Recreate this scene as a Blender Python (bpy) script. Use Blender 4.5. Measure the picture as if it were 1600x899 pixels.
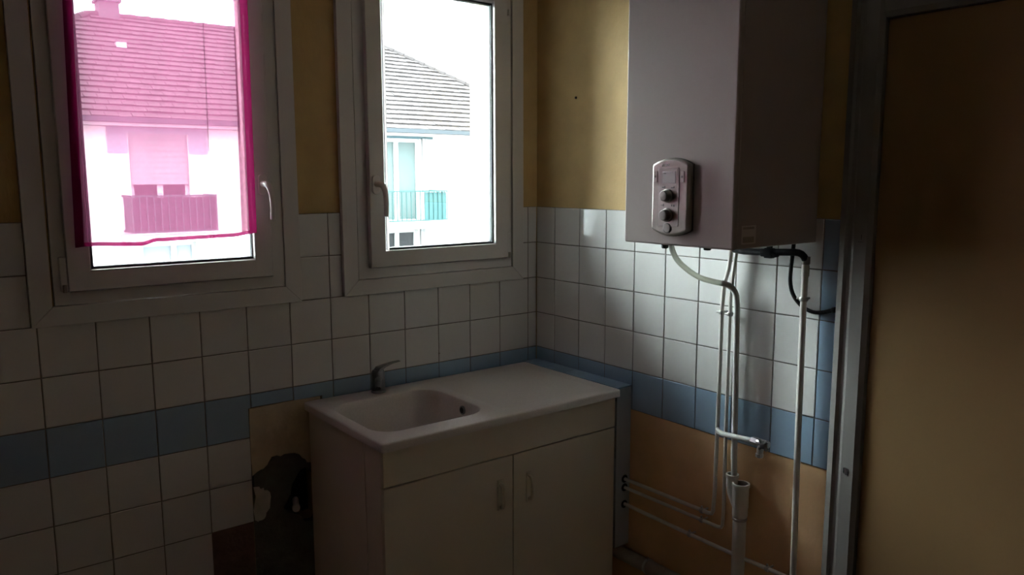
import bpy, bmesh, math, random
from mathutils import Vector, Matrix

random.seed(7)
for o in list(bpy.data.objects):
    bpy.data.objects.remove(o)
S = bpy.context.scene
COL = S.collection
R = math.radians

# ------------------------------------------------------------------ camera
cam_d = bpy.data.cameras.new('camera')
cam_d.sensor_fit = 'HORIZONTAL'
cam_d.sensor_width = 36.0
cam_d.lens = 1231.3 / 1600.0 * 36.0
cam_d.clip_start = 0.02
cam_d.clip_end = 300
cam = bpy.data.objects.new('camera', cam_d)
COL.objects.link(cam)
YAW, PITCH, ROLL = 0.6579, -0.1381, -0.0023
fwd = Vector((math.sin(YAW) * math.cos(PITCH), math.cos(YAW) * math.cos(PITCH), math.sin(PITCH)))
rgt = Vector((math.cos(YAW), -math.sin(YAW), 0))
upv = rgt.cross(fwd)
r2 = math.cos(ROLL) * rgt + math.sin(ROLL) * upv
u2 = -math.sin(ROLL) * rgt + math.cos(ROLL) * upv
m3 = Matrix((r2, u2, -fwd)).transposed()
cam.matrix_world = Matrix.Translation((-2.1249, -2.5788, 1.6193)) @ m3.to_4x4()
S.camera = cam

# ------------------------------------------------------------------ sky (flat overcast) and exposure
SKY = 112.0      # zenith; the standard overcast sky is a third as bright at the horizon
W = bpy.data.worlds.new('overcast_sky')
S.world = W
W.use_nodes = True
bg = W.node_tree.nodes['Background']
bg.inputs[0].default_value = (0.90, 0.96, 1.0, 1)
_n = W.node_tree.nodes
_tc = _n.new('ShaderNodeTexCoord')
_sx = _n.new('ShaderNodeSeparateXYZ')
_mr = _n.new('ShaderNodeMapRange')
_mr.inputs['From Min'].default_value = 0.0
_mr.inputs['From Max'].default_value = 1.0
_mr.inputs['To Min'].default_value = SKY / 3.0
_mr.inputs['To Max'].default_value = SKY
W.node_tree.links.new(_tc.outputs['Generated'], _sx.inputs[0])
W.node_tree.links.new(_sx.outputs[2], _mr.inputs['Value'])
W.node_tree.links.new(_mr.outputs[0], bg.inputs[1])
S.view_settings.view_transform = 'Standard'
S.view_settings.look = 'None'
S.view_settings.gamma = 1.0
S.view_settings.use_curve_mapping = False
S.view_settings.exposure = 0.0
S.cycles.use_denoising = True
S.cycles.max_bounces = 14
S.cycles.diffuse_bounces = 8
S.cycles.glossy_bounces = 5
S.cycles.transmission_bounces = 8
S.cycles.transparent_max_bounces = 16
S.cycles.sample_clamp_indirect = 8.0


# ------------------------------------------------------------------ materials
def mat(name, col, rough=0.5, metal=0.0, var=0.0, noise=None, bump=None, spec=0.5, coat=0.0, col2=None):
    """noise=(scale, amount[, stretch]) mottles the colour; bump=(scale, strength, distance[, stretch]) adds fine relief."""
    m = bpy.data.materials.new(name)
    m.use_nodes = True
    nt = m.node_tree
    b = nt.nodes['Principled BSDF']
    b.inputs['Roughness'].default_value = rough
    b.inputs['Metallic'].default_value = metal
    b.inputs['Specular IOR Level'].default_value = spec
    b.inputs['Coat Weight'].default_value = coat
    b.inputs['Coat Roughness'].default_value = 0.08
    b.inputs['Base Color'].default_value = (*col, 1)
    tc = nt.nodes.new('ShaderNodeTexCoord')
    last = None
    if noise:
        mp = nt.nodes.new('ShaderNodeMapping')
        mp.inputs['Scale'].default_value = noise[2] if len(noise) > 2 else (1, 1, 1)
        n = nt.nodes.new('ShaderNodeTexNoise')
        n.inputs['Scale'].default_value = noise[0]
        n.inputs['Detail'].default_value = 6
        nt.links.new(tc.outputs['Object'], mp.inputs[0])
        nt.links.new(mp.outputs[0], n.inputs['Vector'])
        rp = nt.nodes.new('ShaderNodeValToRGB')
        rp.color_ramp.elements[0].position = 0.32
        rp.color_ramp.elements[1].position = 0.68
        c2 = col2 or tuple(c * (1 - noise[1]) for c in col)
        rp.color_ramp.elements[0].color = (*c2, 1)
        rp.color_ramp.elements[1].color = (*col, 1)
        nt.links.new(n.outputs['Fac'], rp.inputs[0])
        last = rp.outputs[0]
    if var:
        oi = nt.nodes.new('ShaderNodeObjectInfo')
        mr = nt.nodes.new('ShaderNodeMapRange')
        mr.inputs['To Min'].default_value = 1 - var
        mr.inputs['To Max'].default_value = 1 + var * 0.4
        nt.links.new(oi.outputs['Random'], mr.inputs['Value'])
        hs = nt.nodes.new('ShaderNodeHueSaturation')
        hs.inputs['Color'].default_value = (*col, 1)
        if last:
            nt.links.new(last, hs.inputs['Color'])
        nt.links.new(mr.outputs[0], hs.inputs['Value'])
        last = hs.outputs[0]
    if last:
        nt.links.new(last, b.inputs['Base Color'])
    if bump:
        mp = nt.nodes.new('ShaderNodeMapping')
        mp.inputs['Scale'].default_value = bump[3] if len(bump) > 3 else (1, 1, 1)
        n = nt.nodes.new('ShaderNodeTexNoise')
        n.inputs['Scale'].default_value = bump[0]
        n.inputs['Detail'].default_value = 5
        bp = nt.nodes.new('ShaderNodeBump')
        bp.inputs['Strength'].default_value = bump[1]
        bp.inputs['Distance'].default_value = bump[2]
        nt.links.new(tc.outputs['Object'], mp.inputs[0])
        nt.links.new(mp.outputs[0], n.inputs['Vector'])
        nt.links.new(n.outputs['Fac'], bp.inputs['Height'])
        nt.links.new(bp.outputs[0], b.inputs['Normal'])
    return m


def glass_mat(name, tint=(0.97, 0.99, 0.98)):
    m = bpy.data.materials.new(name)
    m.use_nodes = True
    nt = m.node_tree
    nt.nodes.remove(nt.nodes['Principled BSDF'])
    out = nt.nodes['Material Output']
    t = nt.nodes.new('ShaderNodeBsdfTransparent')
    t.inputs[0].default_value = (*tint, 1)
    g = nt.nodes.new('ShaderNodeBsdfGlossy')
    g.inputs['Roughness'].default_value = 0.01
    fr = nt.nodes.new('ShaderNodeFresnel')
    fr.inputs[0].default_value = 1.45
    mx = nt.nodes.new('ShaderNodeMixShader')
    nt.links.new(fr.outputs[0], mx.inputs[0])
    nt.links.new(t.outputs[0], mx.inputs[1])
    nt.links.new(g.outputs[0], mx.inputs[2])
    nt.links.new(mx.outputs[0], out.inputs[0])
    return m


def voile_mat(name, thread, tint, cover):
    m = bpy.data.materials.new(name)
    m.use_nodes = True
    nt = m.node_tree
    nt.nodes.remove(nt.nodes['Principled BSDF'])
    out = nt.nodes['Material Output']
    t = nt.nodes.new('ShaderNodeBsdfTransparent')
    t.inputs[0].default_value = (*tint, 1)
    tl = nt.nodes.new('ShaderNodeBsdfTranslucent')
    tl.inputs[0].default_value = (*thread, 1)
    df = nt.nodes.new('ShaderNodeBsdfDiffuse')
    df.inputs[0].default_value = (*thread, 1)
    m1 = nt.nodes.new('ShaderNodeMixShader')
    m1.inputs[0].default_value = 0.45
    nt.links.new(tl.outputs[0], m1.inputs[1])
    nt.links.new(df.outputs[0], m1.inputs[2])
    m2 = nt.nodes.new('ShaderNodeMixShader')
    m2.inputs[0].default_value = cover
    nt.links.new(t.outputs[0], m2.inputs[1])
    nt.links.new(m1.outputs[0], m2.inputs[2])
    nt.links.new(m2.outputs[0], out.inputs[0])
    return m


M = {
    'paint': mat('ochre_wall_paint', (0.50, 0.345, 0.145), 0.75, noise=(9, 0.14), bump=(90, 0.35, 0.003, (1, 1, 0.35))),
    'dado': mat('orange_brown_dado_paint', (0.74, 0.47, 0.255), 0.7, noise=(7, 0.15), bump=(90, 0.3, 0.003, (1, 1, 0.35))),
    'paint_plain': mat('ochre_room_paint', (0.46, 0.375, 0.265), 0.8, noise=(6, 0.1)),
    'ceiling': mat('ceiling_white', (0.62, 0.60, 0.56), 0.85, noise=(5, 0.06)),
    'floor': mat('brown_floor', (0.42, 0.36, 0.3), 0.45, noise=(7, 0.3)),
    'outer': mat('render_cream', (0.72, 0.68, 0.60), 0.9, noise=(14, 0.10), bump=(120, 0.3, 0.004)),
    'tile': mat('white_glazed_tile', (0.67, 0.665, 0.65), 0.065, var=0.06, noise=(4, 0.03), bump=(14, 0.05, 0.004)),
    'btile': mat('blue_glazed_tile', (0.29, 0.405, 0.53), 0.16, var=0.08, noise=(5, 0.05), bump=(14, 0.05, 0.004)),
    'grout': mat('cement_grout', (0.20, 0.18, 0.16), 0.9, noise=(40, 0.3)),
    'skim': mat('old_plaster_skim', (0.62, 0.5, 0.35), 0.9, noise=(13, 0.25), bump=(30, 0.4, 0.006)),
    'cement': mat('bare_cement', (0.14, 0.13, 0.10), 0.95, noise=(16, 0.4), bump=(40, 0.6, 0.008)),
    'bed': mat('brown_tile_bed', (0.20, 0.115, 0.085), 0.95, noise=(22, 0.35), bump=(50, 0.5, 0.005)),
    'gyp': mat('broken_plaster', (0.55, 0.50, 0.44), 0.95, noise=(20, 0.25), bump=(40, 0.6, 0.006)),
    'pvc': mat('white_window_pvc', (0.62, 0.605, 0.585), 0.32, noise=(3, 0.03)),
    'handle': mat('white_handle_plastic', (0.72, 0.69, 0.66), 0.28),
    'gasket': mat('black_gasket', (0.02, 0.02, 0.022), 0.6),
    'spacer': mat('dark_glazing_spacer', (0.06, 0.065, 0.07), 0.5),
    'glass': glass_mat('window_glass'),
    'voile': voile_mat('magenta_voile', (0.138, 0.036, 0.074), (0.97, 0.68, 0.80), 0.74),
    'voile_hem': voile_mat('magenta_voile_hem', (0.20, 0.006, 0.07), (0.95, 0.45, 0.68), 0.88),  # doubled cloth; deeper magenta also paints the shade over the sash
    'seam': voile_mat('magenta_voile_seam', (0.06, 0.010, 0.03), (0.9, 0.4, 0.65), 0.85),
    'resin': mat('pale_resin_sink', (0.70, 0.655, 0.62), 0.30, noise=(180, 0.10), coat=0.15),
    'dark': mat('dark_opening', (0.012, 0.01, 0.01), 0.7),
    'chrome': mat('chrome', (0.50, 0.51, 0.52), 0.30, 1.0),
    'chrome_dull': mat('worn_chrome', (0.33, 0.345, 0.35), 0.28, 1.0, noise=(40, 0.25)),
    'melamine': mat('cream_melamine', (0.66, 0.60, 0.49), 0.42, noise=(3, 0.06)),
    'melamine_side': mat('cabinet_side_board', (0.74, 0.65, 0.56), 0.5, noise=(4, 0.08)),
    'boiler': mat('boiler_enamel_pink_spill', (0.38, 0.325, 0.31), 0.36, spec=0.08),  # white enamel with the curtain's pink reflected light tinted into its colour
    'bpanel': mat('taupe_panel_plastic', (0.3, 0.265, 0.24), 0.26, 0.35),
    'bpanel2': mat('taupe_fascia_plastic', (0.26, 0.225, 0.21), 0.3, 0.3),
    'bknob': mat('grey_knob_plastic', (0.22, 0.2, 0.185), 0.3, 0.2),
    'lcd': mat('grey_lcd', (0.44, 0.42, 0.42), 0.12),
    'print': mat('dark_print', (0.05, 0.045, 0.045), 0.5),
    'print_w': mat('white_print', (0.75, 0.73, 0.72), 0.4),
    'sticker': mat('grey_sticker', (0.55, 0.50, 0.49), 0.5),
    'black': mat('black_rubber', (0.018, 0.018, 0.02), 0.5),
    'pipe': mat('painted_copper_pipe', (0.62, 0.60, 0.56), 0.38, noise=(25, 0.12)),
    'hose': voile_mat('translucent_hose', (0.55, 0.55, 0.49), (0.92, 0.92, 0.88), 0.85),
    'hose_grey': mat('grey_hose', (0.5, 0.5, 0.49), 0.4),
    'pvcpipe': mat('grey_white_waste_pvc', (0.66, 0.64, 0.60), 0.35, noise=(15, 0.08)),
    'oldpipe': mat('old_grey_pipe', (0.36, 0.32, 0.28), 0.6, noise=(25, 0.2)),
    'clamp': mat('zinc_clamp', (0.45, 0.45, 0.44), 0.35, 0.9),
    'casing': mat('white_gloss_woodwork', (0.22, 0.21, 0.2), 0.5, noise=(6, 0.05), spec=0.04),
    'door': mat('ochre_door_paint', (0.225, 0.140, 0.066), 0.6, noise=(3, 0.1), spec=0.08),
    'boxing': mat('blue_boxing_board', (0.38, 0.42, 0.46), 0.45, noise=(6, 0.1)),
    # the house across the street
    'x_wall': mat('facade_white_render', (0.27, 0.26, 0.25), 0.9, noise=(1.5, 0.04), spec=0.05),
    'x_blue': mat('facade_blue_band', (0.024, 0.042, 0.05), 0.8, spec=0.05),
    'x_roof': mat('roof_clay_tile', (0.0185, 0.016, 0.0163), 0.85, noise=(3.0, 0.25), spec=0.05),
    'x_zinc': mat('zinc_gutter', (0.014, 0.017, 0.02), 0.5, spec=0.05),
    'x_white': mat('facade_white_paint', (0.17, 0.17, 0.17), 0.6, spec=0.05),
    'x_pane': mat('net_curtained_pane', (0.028, 0.038, 0.038), 0.15, spec=0.05),
    'x_dark': mat('dark_pane', (0.005, 0.0055, 0.0065), 0.15, spec=0.05),
    'x_rail': mat('turquoise_railing', (0.008, 0.022, 0.022), 0.5, spec=0.05),
    'x_infill': mat('turquoise_balcony_panel', (0.012, 0.029, 0.03), 0.5, spec=0.05),
    'x_infill2': mat('teal_balcony_panel', (0.004, 0.008, 0.009), 0.6, spec=0.05),
    'x_pale': mat('facade_pale_blue_band', (0.095, 0.105, 0.12), 0.8, spec=0.05),
    'x_shut': mat('pale_roller_shutter', (0.095, 0.095, 0.098), 0.6, spec=0.05),
    'x_chim': mat('chimney_render', (0.032, 0.031, 0.034), 0.9, spec=0.05),
    'x_ground': mat('asphalt', (0.05, 0.05, 0.048), 0.9, noise=(2, 0.2)),
}


# ------------------------------------------------------------------ mesh helpers
class MB:
    def __init__(self):
        self.bm = bmesh.new()

    def poly_prism(self, pts, axis, a, b):
        """extrude a 2-D outline along an axis; pts in the two other axes in xyz order"""
        def P(u, v, w):
            return {'x': (w, u, v), 'y': (u, w, v), 'z': (u, v, w)}[axis]
        va = [self.bm.verts.new(P(u, v, a)) for u, v in pts]
        vb = [self.bm.verts.new(P(u, v, b)) for u, v in pts]
        n = len(pts)
        self.bm.faces.new(va)
        self.bm.faces.new(list(reversed(vb)))
        for i in range(n):
            j = (i + 1) % n
            self.bm.faces.new((va[i], vb[i], vb[j], va[j]))
        return self

    def box(self, x0, x1, y0, y1, z0, z1):
        x0, x1 = min(x0, x1), max(x0, x1)
        y0, y1 = min(y0, y1), max(y0, y1)
        return self.poly_prism([(x0, y0), (x1, y0), (x1, y1), (x0, y1)], 'z', min(z0, z1), max(z0, z1))

    def ring(self, x0, x1, z0, z1, w, ya, yb, side=None):
        """rectangular frame in the XZ plane with mitred corners; side picks one member"""
        o = [(x0, z0), (x1, z0), (x1, z1), (x0, z1)]
        i = [(x0 + w, z0 + w), (x1 - w, z0 + w), (x1 - w, z1 - w), (x0 + w, z1 - w)]
        for k in range(4):
            if side is not None and k != side:
                continue
            l = (k + 1) % 4
            self.poly_prism([o[k], o[l], i[l], i[k]], 'y', ya, yb)
        return self

    def bead(self, x0, x1, z0, z1, ya, grow, yb):
        """sloped ring: opening x0..z1 at ya shrinks by grow at yb (triangular section)"""
        o = [(x0, z0), (x1, z0), (x1, z1), (x0, z1)]
        i = [(x0 + grow, z0 + grow), (x1 - grow, z0 + grow), (x1 - grow, z1 - grow), (x0 + grow, z1 - grow)]
        A = [self.bm.verts.new((u, ya, v)) for u, v in o]
        B = [self.bm.verts.new((u, yb, v)) for u, v in i]
        Cc = [self.bm.verts.new((u, yb, v)) for u, v in o]
        for k in range(4):
            l = (k + 1) % 4
            self.bm.faces.new((A[k], A[l], B[l], B[k]))
            self.bm.faces.new((B[k], B[l], Cc[l], Cc[k]))
            self.bm.faces.new((Cc[k], Cc[l], A[l], A[k]))
        return self

    def tube(self, pts, r, seg=12, caps=True, smooth_path=0):
        pts = [Vector(p) for p in pts]
        rs = list(r) if isinstance(r, (list, tuple)) else [r] * len(pts)
        for _ in range(smooth_path):  # corner cutting
            np_, nr = [pts[0]], [rs[0]]
            for k in range(len(pts) - 1):
                np_ += [pts[k] * 0.75 + pts[k + 1] * 0.25, pts[k] * 0.25 + pts[k + 1] * 0.75]
                nr += [rs[k] * 0.75 + rs[k + 1] * 0.25, rs[k] * 0.25 + rs[k + 1] * 0.75]
            np_.append(pts[-1]); nr.append(rs[-1])
            pts, rs = np_, nr
        n = len(pts)
        tans = []
        for i in range(n):
            a = pts[max(0, i - 1)]; b = pts[min(n - 1, i + 1)]
            t = (b - a)
            tans.append(t.normalized() if t.length > 1e-9 else (tans[-1] if tans else Vector((0, 0, 1))))
        t0 = tans[0]
        ref = Vector((0, 0, 1)) if abs(t0.z) < 0.9 else Vector((1, 0, 0))
        nrm = t0.cross(ref).normalized()
        loops = []
        for i in range(n):
            t = tans[i]
            nrm = (nrm - t * nrm.dot(t)).normalized()
            bn = t.cross(nrm)
            loops.append([self.bm.verts.new(pts[i] + (nrm * math.cos(2 * math.pi * k / seg) + bn * math.sin(2 * math.pi * k / seg)) * rs[i]) for k in range(seg)])
        for i in range(n - 1):
            for k in range(seg):
                l = (k + 1) % seg
                self.bm.faces.new((loops[i][k], loops[i][l], loops[i + 1][l], loops[i + 1][k]))
        if caps:
            self.bm.faces.new(list(reversed(loops[0])))
            self.bm.faces.new(loops[-1])
        return self

    def lathe(self, prof, origin, axis, seg=24):
        """prof: (radius, distance along axis)"""
        pts = [Vector(origin) + Vector(axis) * d for _, d in prof]
        ax = Vector(axis).normalized()
        ref = Vector((0, 0, 1)) if abs(ax.z) < 0.9 else Vector((1, 0, 0))
        n1 = ax.cross(ref).normalized(); n2 = ax.cross(n1)
        loops = []
        for (r, d), p in zip(prof, pts):
            loops.append([self.bm.verts.new(p + (n1 * math.cos(2 * math.pi * k / seg) + n2 * math.sin(2 * math.pi * k / seg)) * max(r, 1e-5)) for k in range(seg)])
        for a, b in zip(loops, loops[1:]):
            for k in range(seg):
                l = (k + 1) % seg
                self.bm.faces.new((a[k], a[l], b[l], b[k]))
        self.bm.faces.new(list(reversed(loops[0])))
        self.bm.faces.new(loops[-1])
        return self

    def build(self, name, m, parent=None, bevel=0.0, smooth=False, angle=35, segs=2):
        bmesh.ops.remove_doubles(self.bm, verts=self.bm.verts, dist=1e-6)
        bmesh.ops.recalc_face_normals(self.bm, faces=self.bm.faces)
        off = base_of(parent)
        if off.length:
            bmesh.ops.translate(self.bm, verts=self.bm.verts, vec=-off)
        me = bpy.data.meshes.new(name)
        self.bm.to_mesh(me)
        self.bm.free()
        me.materials.append(M[m])
        if smooth or bevel:
            me.polygons.foreach_set('use_smooth', [True] * len(me.polygons))
            me.set_sharp_from_angle(angle=R(angle))
        o = bpy.data.objects.new(name, me)
        COL.objects.link(o)
        if parent:
            o.parent = parent
        if bevel:
            bv = o.modifiers.new('bevel', 'BEVEL')
            bv.width = bevel
            bv.segments = segs
            bv.limit_method = 'ANGLE'
            bv.angle_limit = R(30)
            bv.harden_normals = False
            bv.use_clamp_overlap = True
        return o


def base_of(o):
    v = Vector((0, 0, 0))
    while o:
        v += o.location
        o = o.parent
    return v


def tag(o, label=None, cat=None, group=None, kind=None):
    if label: o['label'] = label
    if cat: o['category'] = cat
    if group: o['group'] = group
    if kind: o['kind'] = kind
    return o


def thing(name, loc, label=None, cat=None, group=None, kind=None):
    o = bpy.data.objects.new(name, None)
    o.empty_display_size = 0.05
    COL.objects.link(o)
    o.location = loc
    return tag(o, label, cat, group, kind)


def wall_cells(mb, u0, u1, z0, z1, holes, a, b, axis='y'):
    """wall slab as boxes around rectangular holes (u0,u1,z0,z1)"""
    us = sorted({u0, u1, *[h[0] for h in holes], *[h[1] for h in holes]})
    zs = sorted({z0, z1, *[h[2] for h in holes], *[h[3] for h in holes]})
    us = [u for u in us if u0 <= u <= u1]
    zs = [z for z in zs if z0 <= z <= z1]
    for i in range(len(us) - 1):
        for j in range(len(zs) - 1):
            cu, cz = (us[i] + us[i + 1]) / 2, (zs[j] + zs[j + 1]) / 2
            if any(h[0] < cu < h[1] and h[2] < cz < h[3] for h in holes):
                continue
            if axis == 'y':
                mb.box(us[i], us[i + 1], a, b, zs[j], zs[j + 1])
            else:
                mb.box(a, b, us[i], us[i + 1], zs[j], zs[j + 1])


def rrect(x0, x1, y0, y1, r, n=6):
    pts = []
    for cx, cy, a0 in ((x1 - r, y1 - r, 0), (x0 + r, y1 - r, 90), (x0 + r, y0 + r, 180), (x1 - r, y0 + r, 270)):
        for k in range(n + 1):
            a = R(a0 + 90 * k / n)
            pts.append((cx + r * math.cos(a), cy + r * math.sin(a)))
    return pts


# ------------------------------------------------------------------ the room
RX0, RY0, CZ = -3.05, -3.7, 2.55
tag(MB().box(RX0 - .1, 0.4, RY0 - .1, .21, -.1, 0).build('floor', 'floor'), 'dark brown floor of the kitchen', kind='structure')
tag(MB().box(RX0 - .1, 0.4, RY0 - .1, .21, CZ, CZ + .12).build('ceiling', 'ceiling'), 'off-white ceiling of the kitchen', kind='structure')
tag(MB().box(RX0 - .1, RX0, RY0 - .1, .21, 0, CZ).build('wall_left', 'paint_plain'), 'plain ochre wall at the left of the room', kind='structure')
tag(MB().box(RX0, 0.4, RY0 - .1, RY0, 0, CZ).build('wall_front', 'paint_plain'), 'plain ochre wall behind the viewer', kind='structure')

T = 0.15
PY = 0.006                      # painted wall face; tile faces stand at 0
WIN = [dict(c=(-1.860, -1.057), f=(-1.798, -1.113), s=(-1.762, -1.160), g=(-1.700, -1.215), hand='R'),
       dict(c=(-0.897, -0.083), f=(-0.838, -0.143), s=(-0.797, -0.180), g=(-0.722, -0.236), hand='L')]
ZC, ZF, ZS, ZG = 1.200, 1.256, 1.297, 1.357
TC, TF, TS, TG = 2.455, 2.400, 2.356, 2.292

mb = MB()
POCKET = (-1.165, -1.005, 0.385, 0.625)
wall_cells(mb, RX0, 0.39, 0, CZ, [(*w['f'], ZF, TF) for w in WIN] + [POCKET], PY, 0.06)
wall_cells(mb, RX0, 0.39, 0, CZ, [(-1.795, -1.150, 1.30, 2.40), (-0.835, -0.190, 1.30, 2.40), (-1.165, -1.005, 0.385, 0.625)], 0.06, 0.14)
wb = mb.build('wall_back', 'paint')
tag(wb, 'ochre window wall with white tiles and a blue tile band', kind='structure')
mb = MB()
wall_cells(mb, RX0 - 1.5, 1.6, -.5, CZ + .6, [(-1.795, -1.150, 1.30, 2.40), (-0.835, -0.190, 1.30, 2.40)], 0.14, 0.21)
mb.build('outer_render', 'outer', wb)
MB().box(-1.166, -1.004, .132, .1398, .384, .626).build('cavity_shade_sheet', 'dark', wb)  # near-black sheet, its colour stands in for the shade inside the hole

DY0, DY1, DZ = -1.472, -2.32, 2.047      # door opening in the right wall
mb = MB()
wall_cells(mb, RY0, 0.0055, 0, CZ, [(DY1, DY0, 0, DZ)], PY, 0.12, axis='x')
wr = mb.build('wall_right', 'paint')
tag(wr, 'ochre wall with the boiler, white tiles and a blue tile band', kind='structure')
MB().box(PY - .0012, PY + .001, -1.379, 0.005, 0.0, .7485).build('lower_paint', 'dado', wr)
MB().box(0.12, 0.4, RY0, 0.0055, 0, CZ).build('backing', 'paint_plain', wr)

# ---- tiles: every tile its own piece, sharing meshes by size
tile_cache = {}
GAP = 0.0032


def tile_mesh(w, h, m):
    key = (round(w, 4), round(h, 4), m)
    if key in tile_cache:
        return tile_cache[key]
    b = bmesh.new()
    e = min(0.0016, w * .2, h * .2)
    x, z = w / 2, h / 2
    base = [b.verts.new(p) for p in ((-x, .0055, -z), (x, .0055, -z), (x, .0055, z), (-x, .0055, z))]
    mid = [b.verts.new(p) for p in ((-x, .0012, -z), (x, .0012, -z), (x, .0012, z), (-x, .0012, z))]
    top = [b.verts.new(p) for p in ((-x + e, 0, -z + e), (x - e, 0, -z + e), (x - e, 0, z - e), (-x + e, 0, z - e))]
    for lo, hi in ((base, mid), (mid, top)):
        for i in range(4):
            j = (i + 1) % 4
            b.faces.new((lo[i], lo[j], hi[j], hi[i]))
    b.faces.new(top)
    b.faces.new(list(reversed(base)))
    bmesh.ops.recalc_face_normals(b, faces=b.faces)
    me = bpy.data.meshes.new('tile')
    b.to_mesh(me)
    b.free()
    me.materials.append(M[m])
    tile_cache[key] = me
    return me


grout_b, grout_r = MB(), MB()


def put_tile(wall, u0, u1, z0, z1, m):
    w, h = u1 - u0 - GAP, z1 - z0 - GAP
    if w < 0.006 or h < 0.006:
        return
    o = bpy.data.objects.new('tile', tile_mesh(w, h, m))
    COL.objects.link(o)
    cu, cz = (u0 + u1) / 2, (z0 + z1) / 2
    j = lambda s: random.uniform(-s, s)
    tilt = 0.003 if min(w, h) > 0.05 else 0.002
    lift = random.uniform(-0.0004, 0.0003)
    if wall is wb:
        o.location = (cu, lift, cz)
        o.rotation_euler = (j(tilt), j(.0015), j(tilt))
        grout_b.box(u0, u1, 0.0021, PY - .0003, z0, z1)
    else:
        o.location = (lift, cu, cz)
        o.rotation_euler = (j(tilt), j(.0015), -math.pi / 2 + j(tilt))
        grout_r.box(0.0021, PY - .0003, u0, u1, z0, z1)
    o.parent = wall


A0 = 0.046
cols = [(-A0, 0.0)] + [(-(A0 + (k + 1) * T), -(A0 + k * T)) for k in range(0, 17)]
for row in range(10):
    zt, zb = 1.5 - row * T, 1.5 - (row + 1) * T
    for k, (u0, u1) in enumerate(cols):
        col = k - 1
        u0 = max(u0, RX0)
        segs = [(u0, u1)]
        if row < 2:
            for w in WIN:
                ns = []
                for a, b in segs:
                    ca, cb = w['c']
                    if b <= ca or a >= cb:
                        ns.append((a, b))
                    else:
                        if a < ca: ns.append((a, ca))
                        if b > cb: ns.append((cb, b))
                segs = ns
        for a, b in segs:
            if row == 4 and a > -1.25:
                put_tile(wb, a, b, 0.852 if b < -1.05 and a < -1.10 else 0.80, zt, 'btile')
            elif row > 4 and a > -1.25:
                continue
            elif row >= 7 and -1.40 < (a + b) / 2 < -1.25:
                continue
            else:
                put_tile(wb, a, b, zb, zt, 'btile' if row == 4 else 'tile')
grout_b.build('grout', 'grout', wb)

B0 = 0.1174
rcols = [(-B0, 0.0)] + [(-(B0 + (k + 1) * T), -(B0 + k * T)) for k in range(8)] + [(-1.380, -(B0 + 8 * T))]
for row in range(5):
    zt, zb = 1.5 - row * T, 1.5 - (row + 1) * T
    for k, (u0, u1) in enumerate(rcols):
        put_tile(wr, u0, u1, zb, zt, 'btile' if (row == 4 or k == 9) else 'tile')
grout_r.build('grout', 'grout', wr)

# ---- damaged plaster beside the sink unit
def blob(pts, y0, y1, name, m, parent, seed, amp, sub=3):
    rnd = random.Random(seed)
    out = []
    n = len(pts)
    for i in range(n):
        a, b = Vector((*pts[i], 0)), Vector((*pts[(i + 1) % n], 0))
        for s in range(sub):
            p = a.lerp(b, s / sub)
            if s:
                p += Vector((rnd.uniform(-amp, amp), rnd.uniform(-amp, amp), 0))
            out.append((p.x, p.y))
    return MB().poly_prism(out, 'y', y0, y1).build(name, m, parent)

# cement skin with the ragged hole: outer rectangle bridged to the hole outline
hole = [(-1.135, .452), (-1.150, .470), (-1.138, .490), (-1.122, .515), (-1.116, .548), (-1.098, .575), (-1.082, .596),
        (-1.066, .602), (-1.050, .588), (-1.030, .560), (-1.022, .520), (-1.024, .47), (-1.030, .42), (-1.045, .397), (-1.075, .402), (-1.09, .43)]
mb = MB()
OX0, OX1, OZ0, OZ1 = -1.256, -0.99, 0.0, 0.852
cx, cz = -1.075, .50


def edge_hit(dx, dz):
    ts = []
    if dx > 0: ts.append((OX1 - cx) / dx)
    if dx < 0: ts.append((OX0 - cx) / dx)
    if dz > 0: ts.append((OZ1 - cz) / dz)
    if dz < 0: ts.append((OZ0 - cz) / dz)
    t = min(ts)
    return (cx + dx * t, cz + dz * t)


angs = sorted([math.atan2(z - cz, x - cx) for x, z in hole] +
              [math.atan2(z - cz, x - cx) for x, z in ((OX0, OZ0), (OX1, OZ0), (OX1, OZ1), (OX0, OZ1))])


def hole_at(a):
    d = Vector((math.cos(a), math.sin(a)))
    best = None
    for i in range(len(hole)):
        p, q = Vector(hole[i]), Vector(hole[(i + 1) % len(hole)])
        e = q - p
        den = d.x * e.y - d.y * e.x
        if abs(den) < 1e-9: continue
        w = p - Vector((cx, cz))
        t = (w.x * e.y - w.y * e.x) / den
        s = (w.x * d.y - w.y * d.x) / den
        if t > 0 and -1e-6 <= s <= 1 + 1e-6:
            best = t if best is None else max(best, t)
    t = best or 0.05
    return (cx + d.x * t, cz + d.y * t)


inn = [hole_at(a) for a in angs]
outp = [edge_hit(math.cos(a), math.sin(a)) for a in angs]
n = len(angs)
fi = [mb.bm.verts.new((x, -0.001, z)) for x, z in inn]
fo = [mb.bm.verts.new((x, -0.0005, z)) for x, z in outp]
bi = [mb.bm.verts.new((x + .004, 0.025, z)) for x, z in inn]
for i in range(n):
    j = (i + 1) % n
    mb.bm.faces.new((fi[i], fi[j], fo[j], fo[i]))
    mb.bm.faces.new((bi[i], bi[j], fi[j], fi[i]))
mb.build('bare_cement', 'cement', wb)
blob([(-1.254, .851), (-1.000, .851), (-1.000, .60), (-1.058, .62), (-1.085, .655), (-1.14, .668), (-1.185, .668), (-1.215, .632), (-1.254, .615)],
     -0.0042, -0.0004, 'plaster_skim', 'skim', wb, 3, 0.006)
blob([(-1.252, .575), (-1.228, .562), (-1.205, .553), (-1.196, .520), (-1.200, .487), (-1.215, .462), (-1.240, .452), (-1.251, .455)],
     -0.0065, -0.0004, 'broken_plaster', 'gyp', wb, 5, 0.006)
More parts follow.
